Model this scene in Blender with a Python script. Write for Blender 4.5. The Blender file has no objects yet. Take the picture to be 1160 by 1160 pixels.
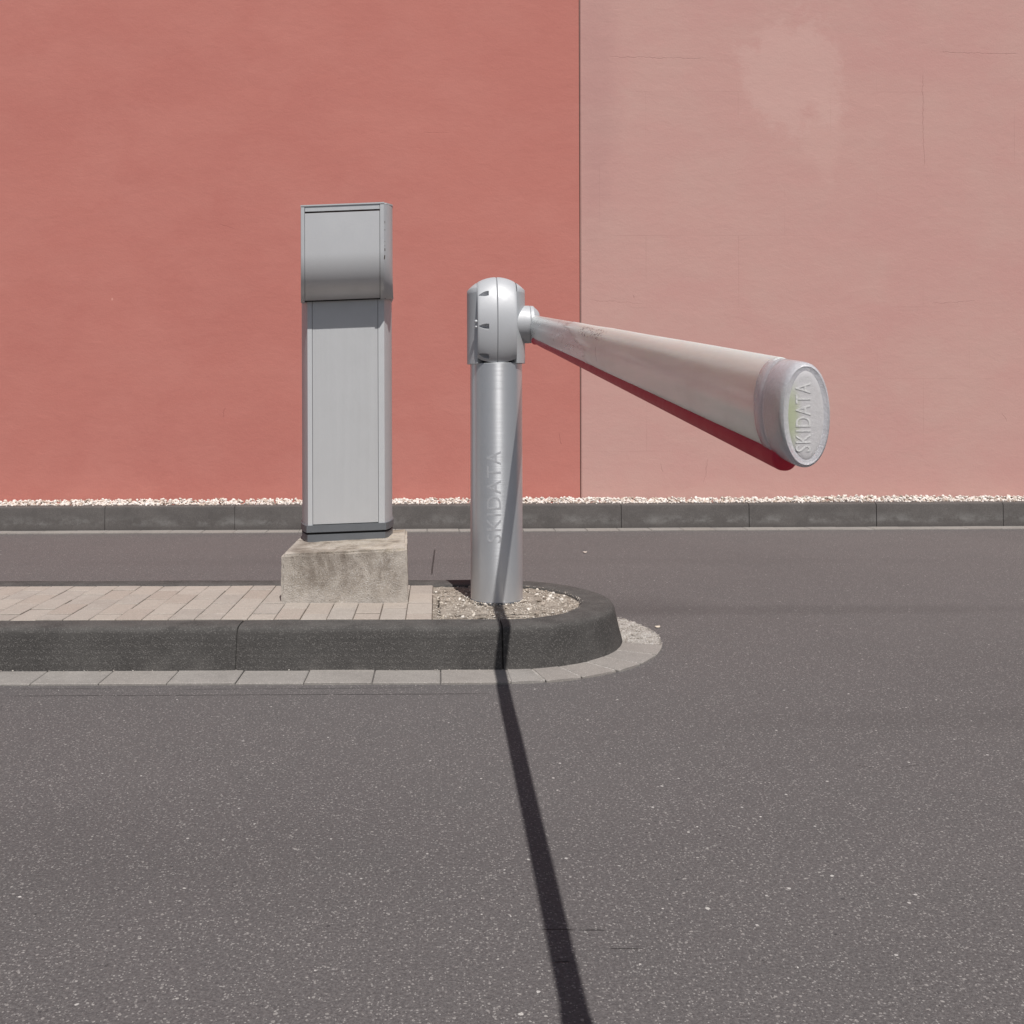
import bpy, bmesh, math, random
from mathutils import Vector, Matrix, noise as mnoise
random.seed(7)
PI = math.pi
scene = bpy.context.scene
C = scene.collection
F, PX, PY, H = 1150.0, 497.0, 450.0, 1.02      # focal length in photo pixels, principal point, eye height

# ------------------------------------------------------------------ nodes
def S2L(c):
    c = c / 255.0
    return c / 12.92 if c <= 0.04045 else ((c + 0.055) / 1.055) ** 2.4
def rgb(r, g, b, k=1.0): return (S2L(r) * k, S2L(g) * k, S2L(b) * k, 1)

class Mat:
    def __init__(s, name, rough=0.6, metal=0.0, base=(0.5, 0.5, 0.5, 1)):
        s.m = bpy.data.materials.new(name); s.m.use_nodes = True
        s.nt = s.m.node_tree; s.n = s.nt.nodes; s.l = s.nt.links
        s.b = s.n['Principled BSDF']; s.b.inputs['Base Color'].default_value = base
        s.b.inputs['Roughness'].default_value = rough; s.b.inputs['Metallic'].default_value = metal
        s.tc = s.n.new('ShaderNodeTexCoord'); s.geo = s.n.new('ShaderNodeNewGeometry')
        s.pos = s.geo.outputs['Position']
    def put(s, sock, v):
        if isinstance(v, bpy.types.NodeSocket): s.l.new(v, sock)
        elif v is not None: sock.default_value = v
    def set(s, key, v): s.put(s.b.inputs[key], v)
    def mapping(s, scale=(1, 1, 1), loc=(0, 0, 0), rot=(0, 0, 0), src=None):
        n = s.n.new('ShaderNodeMapping'); s.l.new(src or s.pos, n.inputs['Vector'])
        n.inputs['Scale'].default_value = scale; n.inputs['Location'].default_value = loc
        n.inputs['Rotation'].default_value = rot
        return n.outputs[0]
    def noise(s, scale, detail=4, rough=0.55, src=None, dist=0.0, col=False):
        n = s.n.new('ShaderNodeTexNoise'); s.l.new(src or s.pos, n.inputs['Vector'])
        n.inputs['Scale'].default_value = scale; n.inputs['Detail'].default_value = detail
        n.inputs['Roughness'].default_value = rough; n.inputs['Distortion'].default_value = dist
        return n.outputs['Color' if col else 'Fac']
    def voronoi(s, scale, src=None, out='Distance', feature='F1', rnd=1.0):
        n = s.n.new('ShaderNodeTexVoronoi'); n.feature = feature
        s.l.new(src or s.pos, n.inputs['Vector']); n.inputs['Scale'].default_value = scale
        n.inputs['Randomness'].default_value = rnd
        return n.outputs[out]
    def ramp(s, v, a, b, c0=0.0, c1=1.0, smooth=False):
        n = s.n.new('ShaderNodeMapRange'); s.put(n.inputs['Value'], v)
        if smooth: n.interpolation_type = 'SMOOTHSTEP'
        n.inputs['From Min'].default_value = a; n.inputs['From Max'].default_value = b
        n.inputs['To Min'].default_value = c0; n.inputs['To Max'].default_value = c1
        return n.outputs['Result']
    def math(s, op, a, b=None, c=None):
        n = s.n.new('ShaderNodeMath'); n.operation = op
        s.put(n.inputs[0], a); s.put(n.inputs[1], b)
        if c is not None: s.put(n.inputs[2], c)
        return n.outputs[0]
    def mix(s, f, a, b, mode='MIX'):
        n = s.n.new('ShaderNodeMix'); n.data_type = 'RGBA'; n.blend_type = mode
        s.put(n.inputs[0], f); s.put(n.inputs[6], a); s.put(n.inputs[7], b)
        return n.outputs[2]
    def gray(s, v):
        n = s.n.new('ShaderNodeCombineColor')
        for i in range(3): s.put(n.inputs[i], v)
        return n.outputs[0]
    def xyz(s, src=None):
        n = s.n.new('ShaderNodeSeparateXYZ'); s.l.new(src or s.pos, n.inputs[0]); return n.outputs
    def bump(s, h, strength=0.3, dist=0.01):
        n = s.n.new('ShaderNodeBump'); n.inputs['Strength'].default_value = strength
        n.inputs['Distance'].default_value = dist; s.put(n.inputs['Height'], h)
        s.l.new(n.outputs[0], s.b.inputs['Normal']); return n
    def seg(s, u, v, p, q, w, wob=None):
        """1 on the segment p-q in the (u,v) plane, falling to 0 at width w"""
        (x0, y0), (x1, y1) = p, q
        L = math.hypot(x1 - x0, y1 - y0); dx, dy = (x1 - x0) / L, (y1 - y0) / L
        du = s.math('SUBTRACT', u, x0); dv = s.math('SUBTRACT', v, y0)
        t = s.math('ADD', s.math('MULTIPLY', du, dx), s.math('MULTIPLY', dv, dy))
        n = s.math('SUBTRACT', s.math('MULTIPLY', du, dy), s.math('MULTIPLY', dv, dx))
        if wob is not None: n = s.math('ADD', n, wob)
        n = s.math('ABSOLUTE', n)
        a = s.ramp(n, w * 0.5, w, 1, 0)
        e = s.math('MULTIPLY', s.ramp(t, -w, L * .06, 0, 1), s.ramp(t, L * .94, L + w, 1, 0))
        return s.math('MULTIPLY', a, e)
    def blob(s, u, v, c, r, soft=0.4, nz=None):
        du = s.math('DIVIDE', s.math('SUBTRACT', u, c[0]), r[0]); dv = s.math('DIVIDE', s.math('SUBTRACT', v, c[1]), r[1])
        d = s.math('SQRT', s.math('ADD', s.math('MULTIPLY', du, du), s.math('MULTIPLY', dv, dv)))
        if nz is not None: d = s.math('ADD', d, nz)
        return s.ramp(d, 1 - soft, 1 + soft, 1, 0, True)
    def island(s): return s.geo.outputs['Random Per Island']

# ------------------------------------------------------------------ mesh helpers
def link(name, bm, mat, parent=None, loc=None, smooth=False, angle=None):
    """vertices are written in world metres; origin goes to loc (or the parent's)"""
    base = Vector(loc) if loc is not None else (parent_origin(parent) if parent else Vector((0, 0, 0)))
    bmesh.ops.translate(bm, verts=bm.verts, vec=-base)
    bmesh.ops.recalc_face_normals(bm, faces=bm.faces)
    me = bpy.data.meshes.new(name); bm.to_mesh(me); bm.free()
    if smooth:
        for p in me.polygons: p.use_smooth = True
        if angle: me.set_sharp_from_angle(angle=math.radians(angle))
    me.materials.append(mat)
    o = bpy.data.objects.new(name, me); C.objects.link(o)
    if parent: o.parent = parent
    else: o.location = base
    if parent: o.location = base - parent_origin(parent)
    return o
ORG = {}
def parent_origin(p):
    v = Vector((0, 0, 0))
    while p is not None:
        v = v + p.location; p = p.parent
    return v
def thing(name, label, cat, loc):
    o = bpy.data.objects.new(name, None); C.objects.link(o); o.location = loc; o.empty_display_size = .1
    o['label'] = label; o['category'] = cat
    return o
def tag(o, label=None, cat=None, group=None, kind=None):
    if label: o['label'] = label
    if cat: o['category'] = cat
    if group: o['group'] = group
    if kind: o['kind'] = kind
    return o
def prism(bm, poly, z0, z1):
    lo = [bm.verts.new((x, y, z0)) for x, y in poly]; hi = [bm.verts.new((x, y, z1)) for x, y in poly]
    n = len(poly)
    bm.faces.new(lo[::-1]); bm.faces.new(hi)
    for i in range(n):
        j = (i + 1) % n; bm.faces.new((lo[i], lo[j], hi[j], hi[i]))
    return lo + hi
def box(bm, x0, x1, y0, y1, z0, z1): return prism(bm, [(x0, y0), (x1, y0), (x1, y1), (x0, y1)], z0, z1)
def bevel(bm, w, seg=2, ang=30, faces=None):
    es = [e for e in bm.edges if len(e.link_faces) == 2 and e.calc_face_angle(0) > math.radians(ang)]
    bmesh.ops.bevel(bm, geom=es, offset=w, segments=seg, profile=.5, affect='EDGES', clamp_overlap=True)
def sections(bm, rings, cap=True, closed=True):
    """skin a list of equal-length rings of points"""
    R = [[bm.verts.new(p) for p in r] for r in rings]
    n = len(R[0])
    for a, b in zip(R[:-1], R[1:]):
        for i in range(n if closed else n - 1):
            j = (i + 1) % n; bm.faces.new((a[i], a[j], b[j], b[i]))
    if cap:
        bm.faces.new(R[0][::-1]); bm.faces.new(R[-1])
    return R
def shear(bm, k, xc):
    for v in bm.verts: v.co.z += k * (v.co.x - xc)

# ------------------------------------------------------------------ materials
def mat_wall(name, c_mid, c_dark, c_light, pink):
    M = Mat(name, 0.9)
    X, Y, Z = M.xyz()
    st = M.mapping((1, 1, 1.7))
    big = M.noise(0.55, 5, .6, st, 0.3); mid = M.noise(1.5, 7, .62, M.mapping((1, 1, 1.35)), .25); fine = M.noise(28, 5, .7, M.mapping((1, 1, 1.6)))
    grain = M.noise(160, 3, .6)
    c = M.mix(M.ramp(big, .35, .68), c_dark, c_mid)
    c = M.mix(M.ramp(mid, .42, .68, 0, .60), c, c_light)
    c = M.mix(M.ramp(M.noise(11, 6, .72, M.mapping((1, 1, 4.0))), .50, .72, 0, .34), c, c_dark)
    c = M.mix(M.ramp(M.noise(17, 6, .72, M.mapping((1, 1, 3.2), (3, 3, 3))), .52, .74, 0, .30), c, c_light)
    # damp rising from the foot and trowel drifts
    c = M.mix(M.ramp(M.noise(6, 6, .7, M.mapping((1, 1, 2.0)), .6), .54, .76, 0, .25), c, c_dark)
    c = M.mix(M.ramp(fine, .35, .75, 0, .20), c, c_light)
    c = M.mix(M.ramp(grain, .5, .8, 0, .12), c, (c_dark[0]*.6, c_dark[1]*.6, c_dark[2]*.6, 1))
    # small chips: pale flecks and dark pits with a shape of their own
    vd = M.voronoi(2.0, M.mapping((1, 1, .8))); vc = M.voronoi(2.0, M.mapping((1, 1, .8)), 'Color')
    sx = M.n.new('ShaderNodeSeparateColor'); M.l.new(vc, sx.inputs[0])
    r1, r2 = sx.outputs[0], sx.outputs[1]
    wob = M.ramp(M.noise(30, 3, .6), 0, 1, -.022, .022)
    spot = M.math('MULTIPLY', M.ramp(M.math('ADD', vd, wob), .012, .022, 1, 0), M.ramp(r1, .75, .76, 0, 1))
    c = M.mix(M.math('MULTIPLY', spot, .8), c, M.mix(M.ramp(r2, .5, .51), (c_light[0]*1.25, c_light[1]*1.5, c_light[2]*1.5, 1), (.12, .06, .05, 1)))
    wob2 = M.math('MULTIPLY', M.math('SUBTRACT', M.noise(9, 3, .7), .5), .05)
    D = 8.16
    def wx(px): return (px - PX) * D / F
    def wz(py): return H - (py - PY) * D / F
    cr = None
    segs = ([((797,548),(803,522),.004),((750,527),(752,536),.004),((1050,80),(1052,190),.005),((1070,58),(1160,60),.005),
             ((690,64),(800,66),.004),((668,340),(730,344),.003),((718,335),(719,338),.006),((640,30),(641,31),.003),
             ((1140,470),(1146,480),.004),((1060,345),(1110,342),.003)]
            if pink else [((250,255),(266,259),.003),((255,462),(253,472),.006),((634,492),(636,504),.005),
             ((365,390),(366,398),.004),((480,150),(510,151),.003)])
    for a, b, w in segs:
        g = M.seg(X, Z, (wx(a[0]), wz(a[1])), (wx(b[0]), wz(b[1])), w, wob2)
        cr = g if cr is None else M.math('MAXIMUM', cr, g)
    if pink:
        nz = M.ramp(M.noise(3.4, 6, .7), 0, 1, -1.5, 1.5)
        patch = M.blob(X, Z, (wx(900), wz(85)), (.40, .42), .3, nz)
        c = M.mix(M.math('MULTIPLY', patch, .42), c, (c_light[0]*1.12, c_light[1]*1.16, c_light[2]*1.18, 1))
        patch2 = M.blob(X, Z, (wx(935), wz(155)), (.16, .25), .4, nz)
        c = M.mix(M.math('MULTIPLY', patch2, .3), c, (c_light[0]*1.1, c_light[1]*1.12, c_light[2]*1.12, 1))
        # blockwork telegraphing faintly through the render, upper right
        br = M.n.new('ShaderNodeTexBrick'); M.l.new(M.mapping((1, 1, 1), (.2, 0, .1), (PI/2, 0, 0)), br.inputs['Vector'])
        br.inputs['Scale'].default_value = 1; br.inputs['Brick Width'].default_value = .75; br.inputs['Row Height'].default_value = .58
        br.inputs['Mortar Size'].default_value = .004; br.offset = .5; br.inputs['Mortar Smooth'].default_value = .6
        br.inputs['Color1'].default_value = (0,0,0,1); br.inputs['Color2'].default_value = (0,0,0,1); br.inputs['Mortar'].default_value = (1,1,1,1)
        k = M.math('MULTIPLY', br.outputs['Color'], M.ramp(M.noise(1.1, 3, .6), .50, .66, 0, .22))
        c = M.mix(k, c, (c_dark[0]*.62, c_dark[1]*.6, c_dark[2]*.6, 1))
        edge = M.math('MULTIPLY', M.blob(X, Z, (wx(676), wz(110)), (.16, 1.0), .6, M.ramp(M.noise(7,4,.7), 0, 1, -.8, .8)), .35)
        c = M.mix(edge, c, (c_dark[0]*.8, c_dark[1]*.8, c_dark[2]*.82, 1))
    c = M.mix(M.math('MULTIPLY', cr, .26), c, (c_dark[0]*.45, c_dark[1]*.4, c_dark[2]*.4, 1))
    # splash line near the ground
    foot = M.math('MULTIPLY', M.ramp(Z, .19, .42, 1, 0, True), M.ramp(M.noise(5, 4, .6), .35, .7, 0, .35))
    c = M.mix(foot, c, (c_light[0]*1.02, c_light[1]*1.05, c_light[2]*1.02, 1))
    M.set('Base Color', c)
    h = M.math('ADD', M.math('MULTIPLY', M.noise(7, 7, .66, M.mapping((1, 1, 1.7)), .5), .8), M.math('MULTIPLY', M.noise(75, 4, .65), .34))
    h = M.math('ADD', h, M.math('MULTIPLY', M.noise(2.2, 3, .5, M.mapping((1,1,2))), 1.2))
    h = M.math('SUBTRACT', h, M.math('MULTIPLY', cr, .4))
    M.bump(h, .20, .012)
    M.set('Specular IOR Level', .25)
    return M.m

RED = mat_wall('red render', (.470,.176,.146,1), (.438,.158,.133,1), (.492,.200,.168,1), False)
PINK = mat_wall('pink render', (.500,.290,.260,1), (.488,.266,.243,1), (.500,.318,.282,1), True)

def mat_asphalt():
    M = Mat('asphalt', 0.85)
    X, Y, Z = M.xyz()
    big = M.noise(.45, 4, .6, None, .4); mid = M.noise(3.0, 5, .6); fine = M.noise(240, 3, .7); f2 = M.noise(90, 4, .7)
    c = M.mix(M.ramp(big, .3, .7), (.094,.0865,.0865,1), (.116,.1065,.106,1))
    c = M.mix(M.ramp(mid, .5, .75, 0, .38), c, (.084,.083,.082,1))
    # the binder between chippings and the chippings themselves
    f3 = M.noise(150, 2, .6)
    c = M.mix(M.ramp(f2, .42, .66, 0, .35), c, (.170,.156,.153,1))
    c = M.mix(M.ramp(f3, .38, .54, .55, 0), c, (.062,.056,.057,1))
    c = M.mix(M.ramp(f3, .58, .72, 0, .42), c, (.205,.190,.186,1))
    c = M.mix(M.ramp(fine, .32, .50, .75, 0), c, (.055,.050,.052,1))
    def specks(scale, r0, r1, thr, col, amt):
        nonlocal c
        src = M.mapping((1, 1, 0), (scale * .013, scale * .007, 0))
        jit = M.n.new('ShaderNodeVectorMath'); jit.operation = 'ADD'
        nn = M.n.new('ShaderNodeVectorMath'); nn.operation = 'SCALE'; nn.inputs['Scale'].default_value = .006
        M.l.new(M.noise(110, 2, .5, None, 0, True), nn.inputs[0]); M.l.new(src, jit.inputs[0]); M.l.new(nn.outputs[0], jit.inputs[1])
        d = M.voronoi(scale, jit.outputs[0]); cc = M.voronoi(scale, jit.outputs[0], 'Color')
        s_ = M.n.new('ShaderNodeSeparateColor'); M.l.new(cc, s_.inputs[0])
        rad = M.ramp(s_.outputs[1], 0, 1, r0, r1)
        k = M.math('MULTIPLY', M.math('LESS_THAN', d, rad), M.math('GREATER_THAN', s_.outputs[0], thr))
        c = M.mix(M.math('MULTIPLY', k, M.math('MULTIPLY_ADD', s_.outputs[2], .5*amt, .5*amt)), c, col)
        return k
    specks(210, .2, .5, .74, (.31,.292,.28,1), .75)
    specks(105, .15, .34, .86, (.40,.375,.355,1), .65)
    k1 = specks(36, .05, .15, .88, (.68,.65,.62,1), .9)
    specks(60, .10, .25, .93, (.030,.028,.030,1), .9)
    specks(58, .08, .20, .91, (.50,.475,.45,1), .75)
    specks(15, .035, .07, .93, (.80,.77,.72,1), .9)
    specks(9, .03, .05, .93, (.035,.03,.03,1), .8)
    # seams and hairline cracks
    w = M.math('MULTIPLY', M.math('SUBTRACT', M.noise(4, 5, .7), .5), .02)
    def gx(px, py): return (px - PX) * (F * H / (py - PY)) / F
    def gy(py): return F * H / (py - PY)
    cr = None
    for a, b, wd in [((0,787),(560,786),.0035),((20,779),(130,779),.0022),((200,780),(470,779),.002),((612,1053),(682,1054),.0022),((690,1075),(726,1075),.0015),((624,1090),(642,1090),.003),
                     ((488,652),(492,622),.0055),((968,868),(986,871),.0014),((1020,870),(1040,868),.0015)]:
        g = M.seg(X, Y, (gx(*a), gy(a[1])), (gx(*b), gy(b[1])), wd, M.math('MULTIPLY', w, .35 if wd < .01 else 1.2))
        cr = g if cr is None else M.math('MAXIMUM', cr, g)
    cr = M.math('MULTIPLY', cr, M.ramp(M.noise(14, 3, .6), .34, .46))
    c = M.mix(M.math('MULTIPLY', cr, .85), c, (.022,.02,.02,1))
    # worn, slightly darker drifts across the carriageway
    wn = M.ramp(M.noise(1.6, 4, .6), 0, 1, -.5, .5)
    for cc_, rr_, kk in (((1.75, 4.85), (1.3, .10), .22), ((.95, 4.95), (.35, .22), .18), ((2.6, 3.2), (1.6, .12), .14), ((-1.2, 2.3), (1.5, .25), .12), ((.2, 6.3), (2.6, .12), .10)):
        c = M.mix(M.math('MULTIPLY', M.blob(X, Y, cc_, rr_, .6, wn), kk), c, (.045,.041,.041,1))
    M.set('Base Color', c)
    M.set('Roughness', M.ramp(fine, .3, .7, .7, .95)); M.set('Specular IOR Level', .35)
    h = M.math('ADD', M.math('MULTIPLY', f2, .8), M.math('MULTIPLY', fine, .7))
    h = M.math('SUBTRACT', h, M.math('MULTIPLY', cr, 2))
    M.bump(h, .75, .0045)
    return M.m
ASPHALT = mat_asphalt()

def mat_concrete(name, a, b, speck=.3, scale=1.0, dark=None, bump=.5, var=None):
    M = Mat(name, .9)
    n1 = M.noise(3.2*scale, 5, .65, None, .5); n2 = M.noise(22*scale, 5, .7); g = M.noise(190, 3, .7)
    c = M.mix(M.ramp(n1, .35, .68), a, b)
    if var is not None:
        c = M.mix(M.ramp(M.island(), 0, 1, 0, var), c, (b[0]*1.15, b[1]*1.12, b[2]*1.08, 1))
        c = M.mix(M.ramp(M.island(), .6, 1, 0, var*.7), c, (a[0]*.92, a[1]*.86, a[2]*.84, 1))
    c = M.mix(M.ramp(n2, .5, .75, 0, .35), c, (a[0]*.7, a[1]*.7, a[2]*.7, 1))
    c = M.mix(M.ramp(g, .3, .52, .6*speck + .1, 0), c, (a[0]*.35, a[1]*.35, a[2]*.36, 1))
    d = M.voronoi(190); cc = M.voronoi(190, None, 'Color')
    k = M.math('MULTIPLY', M.math('LESS_THAN', d, .40), M.math('GREATER_THAN', cc, .55))
    c = M.mix(M.math('MULTIPLY', k, speck), c, (min(.8, b[0]*2.4), min(.8, b[1]*2.4), min(.8, b[2]*2.4), 1))
    if dark: c = dark(M, c)
    M.set('Base Color', c); M.set('Specular IOR Level', .3)
    M.bump(M.math('ADD', g, n2), bump, .004)
    return M

def kerb_extra(M, c):
    X, Y, Z = M.xyz()
    # pale grime line where the road water dries, dirty foot
    k = M.math('MULTIPLY', M.ramp(Z, .015, .07, 1, 0), M.ramp(M.noise(7, 5, .7), .45, .65, 0, .40))
    c = M.mix(k, c, (.13,.122,.115,1))
    t = M.math('MULTIPLY', M.ramp(Z, .138, .156, 0, 1), M.ramp(M.noise(11, 4, .7), .40, .62, 0, .35))
    return M.mix(t, c, (.135,.128,.122,1))
KERB = mat_concrete('dark kerb concrete', (.052,.049,.047,1), (.074,.070,.067,1), .46, 1, kerb_extra, 1.0).m
def far_extra(M, c):
    X, Y, Z = M.xyz()
    k = M.math('MULTIPLY', M.math('MULTIPLY', M.ramp(Z, .03, .06, 0, 1), M.ramp(Z, .07, .13, 1, 0)), M.ramp(M.noise(5, 6, .75, M.mapping((1,1,1.4))), .46, .62, 0, .55))
    c = M.mix(k, c, (.20,.195,.19,1))
    k = M.math('MULTIPLY', M.ramp(Z, .0, .03, 1, 0), .5)
    return M.mix(k, c, (.05,.045,.045,1))
FARKERB = mat_concrete('weathered kerb concrete', (.082,.075,.072,1), (.106,.097,.093,1), .18, 1, far_extra, .4).m
SLAB = mat_concrete('gutter slab concrete', (.21,.195,.183,1), (.26,.243,.228,1), .18, 1, None, .35, .35).m
PAVER = mat_concrete('beige paver concrete', (.285,.252,.226,1), (.335,.302,.273,1), .14, 1.5, None, .4, .85).m
MORTAR = mat_concrete('rough mortar', (.27,.25,.23,1), (.40,.37,.34,1), .4, 5, None, 1.0).m

def plinth_extra(M, c):
    X, Y, Z = M.xyz()
    n = M.noise(5.5, 6, .75, M.mapping((1, 1, .8)), .6)
    up = M.ramp(Z, .20, .36, 0, 1)
    dk = M.math('MULTIPLY', M.ramp(n, .40, .60), M.math('MULTIPLY_ADD', up, .50, .45))
    c = M.mix(dk, c, (.145,.118,.096,1))
    pit = M.ramp(M.voronoi(95), .12, .30, .85, 0); sel = M.ramp(M.noise(16, 4, .7), .48, .58)
    c = M.mix(M.math('MULTIPLY', pit, sel), c, (.09,.075,.06,1))
    ft = M.math('MULTIPLY', M.ramp(Z, .16, .23, 1, 0), M.ramp(M.noise(9, 4, .6), .35, .6, 0, .6))
    c = M.mix(ft, c, (.42,.39,.36,1))
    ring = M.blob(X, Z, (-.44, .235), (.02, .012), .3)
    c = M.mix(M.math('MULTIPLY', ring, .3), c, (.40,.37,.33,1))
    e = M.math('MAXIMUM', M.ramp(X, -.185, -.145, 0, .6), M.ramp(X, -.61, -.655, 0, .45))
    c = M.mix(e, c, (.44,.40,.36,1))
    tp = M.math('MULTIPLY', M.ramp(Z, .362, .38), M.ramp(M.noise(16, 5, .7, M.mapping((1, 2.5, 1))), .42, .65, 0, .45))
    return M.mix(tp, c, (.47,.40,.30,1))
PLINTH = mat_concrete('stained cast concrete', (.35,.312,.27,1), (.45,.405,.36,1), .28, 1.6, plinth_extra, .8).m

def mat_gravel(name, cols, dark, rough=.9):
    M = Mat(name, rough)
    r = M.n.new('ShaderNodeValToRGB'); r.color_ramp.interpolation = 'CONSTANT'
    M.l.new(M.island(), r.inputs[0])
    el = r.color_ramp.elements; el[0].position = 0; el[0].color = cols[0]; el[1].position = 1/len(cols); el[1].color = cols[1]
    for i, c in enumerate(cols[2:]): e = el.new((i+2)/len(cols)); e.color = c
    c = M.mix(M.ramp(M.noise(120, 4, .7), .4, .7, 0, .35), r.outputs[0], dark)
    M.set('Base Color', c); M.bump(M.noise(260, 3, .7), .5, .002)
    return M.m
PEBBLE = mat_gravel('white crushed marble', [(.68,.64,.60,1),(.58,.53,.48,1),(.74,.71,.68,1),(.62,.57,.53,1),(.48,.40,.34,1),(.70,.67,.64,1),(.66,.61,.57,1),(.38,.31,.26,1)], (.55,.45,.37,1))
GRIT = mat_gravel('dusty grit', [(.46,.41,.35,1),(.33,.28,.235,1),(.56,.51,.45,1),(.24,.20,.165,1),(.42,.37,.31,1),(.66,.62,.57,1),(.36,.31,.265,1)], (.24,.19,.15,1))
GREYGRIT = mat_gravel('grey grit', [(.33,.30,.27,1),(.26,.235,.21,1),(.40,.37,.34,1),(.21,.185,.165,1),(.30,.27,.245,1),(.48,.45,.42,1)], (.17,.15,.13,1))
def mat_soil():
    M = Mat('dry soil', .95)
    n = M.noise(14, 6, .75, None, .5); g = M.noise(130, 4, .7)
    c = M.mix(M.ramp(n, .38, .62), (.20,.17,.14,1), (.44,.39,.335,1)); c = M.mix(M.ramp(g, .35, .6, .6, 0), c, (.11,.085,.065,1))
    M.set('Base Color', c); M.bump(M.math('ADD', g, n), .9, .01); return M.m
SOIL = mat_soil()

def plain(name, col, rough=.5, metal=0.0, grime=.12, gscale=14, brush=None, spec=None, bump=.05):
    M = Mat(name, rough, metal)
    o = M.tc.outputs['Object']
    c = M.mix(M.ramp(M.noise(gscale, 5, .65, o), .45, .75, 0, grime), col, (col[0]*.62, col[1]*.6, col[2]*.57, 1))
    if brush:
        b = M.noise(1.0, 3, .7, M.mapping(brush, src=o))
        c = M.mix(M.ramp(b, .35, .65, 0, .14), c, (col[0]*1.12, col[1]*1.12, col[2]*1.12, 1))
        M.set('Roughness', M.ramp(b, .3, .7, rough - .05, rough + .07))
        M.bump(b, bump, .002)
    else:
        M.set('Roughness', M.ramp(M.noise(gscale*2, 4, .6, o), .3, .7, rough - .05, rough + .06))
        M.bump(M.noise(420, 2, .5, o), bump, .001)
    M.set('Base Color', c)
    if spec is not None: M.set('Specular IOR Level', spec)
    return M
COAT = plain('grey powder coat', (.53,.54,.555,1), .50, .25, .10).m
COATPANEL = plain('brushed grey panel', (.52,.525,.535,1), .45, .30, .12, 6, (260, 260, 1.5)).m
HEADPANEL = plain('satin head panel', (.52,.525,.54,1), .42, .28, .12, 9).m
DARKBASE = plain('dark grey base metal', (.145,.155,.17,1), .5, .3, .25).m
SILVER = plain('cast silver head', (.43,.44,.46,1), .50, .15, .12, 18, bump=.08).m
SILVER2 = plain('silver hub paint', (.41,.42,.44,1), .50, .15, .15, 18, bump=.08).m
COLLARM = plain('silver grey collar', (.50,.52,.54,1), .45, .40, .15, 10).m
BLACK = plain('black gap', (.02,.02,.02,1), .8, 0, .0).m
BRIGHT = plain('polished metal', (.85,.86,.88,1), .18, 1, .0).m
def mat_post():
    M = plain('brushed aluminium post', (.62,.635,.66,1), .36, .72, .10, 8, (3, 3, 420))
    M.set('Anisotropic', .8); M.set('Anisotropic Rotation', .25)
    t = M.n.new('ShaderNodeTangent'); t.direction_type = 'RADIAL'; t.axis = 'Z'; M.l.new(t.outputs[0], M.b.inputs['Tangent'])
    return M.m
POSTM = mat_post()
LETTER = plain('etched lettering', (.64,.65,.675,1), .42, .66, .1).m
def mat_boom():
    M = plain('weathered aluminium boom', (.76,.79,.78,1), .30, .55, .12, 10, (40, .6, 40), bump=.015)
    o = M.tc.outputs['Object']; X, Y, Z = M.xyz()
    # scuffs where something rubbed the tube
    s = M.math('MULTIPLY', M.ramp(M.noise(26, 6, .8, M.mapping((1, .35, 1.5)), 2.0), .55, .60), M.math('MULTIPLY', M.ramp(Y, 2.3, 2.6, 0, 1), M.ramp(Y, 3.2, 3.6, 1, 0)))
    old = M.b.inputs['Base Color'].links[0].from_socket
    M.set('Base Color', M.mix(M.math('MULTIPLY', s, .6), old, (.30,.27,.25,1)))
    return M.m
BOOMM = mat_boom()
def mat_film():
    M = Mat('pale reflective film', .34, .40)
    X, Y, Z = M.xyz()
    st = M.noise(1, 4, .7, M.mapping((55, 2, 45))); d = M.noise(13, 5, .7, M.mapping((1, .5, 1)))
    c = M.mix(M.ramp(st, .35, .7), (.77,.835,.78,1), (.83,.885,.835,1))
    c = M.mix(M.ramp(d, .5, .72, 0, .4), c, (.72,.73,.68,1))
    sc = M.ramp(M.noise(40, 4, .8, M.mapping((1, .12, 1.6)), 1), .62, .66, 0, .35)
    c = M.mix(sc, c, (.84,.83,.80,1))
    hgt = M.math('SUBTRACT', Z, M.math('MULTIPLY_ADD', Y, .0947, .9057))
    zone = M.math('MULTIPLY', M.math('MULTIPLY', M.ramp(Y, 2.20, 2.32), M.ramp(Y, 2.62, 2.72, 1, 0)), M.math('MULTIPLY', M.ramp(hgt, .022, .028), M.ramp(hgt, .046, .050, 1, 0)))
    sm = M.math('MULTIPLY', zone, M.ramp(M.noise(60, 5, .8, M.mapping((1, .25, 1.3)), 1.5), .52, .57))
    c = M.mix(M.math('MULTIPLY', sm, .85), c, (.09,.075,.07,1))
    v = M.seg(Y, Z, (2.32, 1.10), (2.325, 1.135), .002)
    c = M.mix(v, c, (.12,.1,.09,1))
    M.set('Base Color', c); M.set('Roughness', M.ramp(d, .3, .7, .28, .40))
    M.set('Subsurface Weight', .75); M.set('Subsurface Radius', (.034,.032,.029)); M.set('Subsurface Scale', 1.0); M.set('Coat Weight', .06)
    M.bump(M.math('ADD', st, d), .10, .003)
    return M.m
FILM = mat_film()
def mat_clear():
    M = Mat('clear cast plastic', .16, 0, (.95,.94,.985,1))
    M.set('Transmission Weight', .62); M.set('IOR', 1.42)
    M.set('Roughness', M.ramp(M.noise(60, 4, .7), .3, .7, .06, .22)); M.bump(M.noise(260, 4, .7), .45, .002)
    return M.m
CLEAR = mat_clear()
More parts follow.
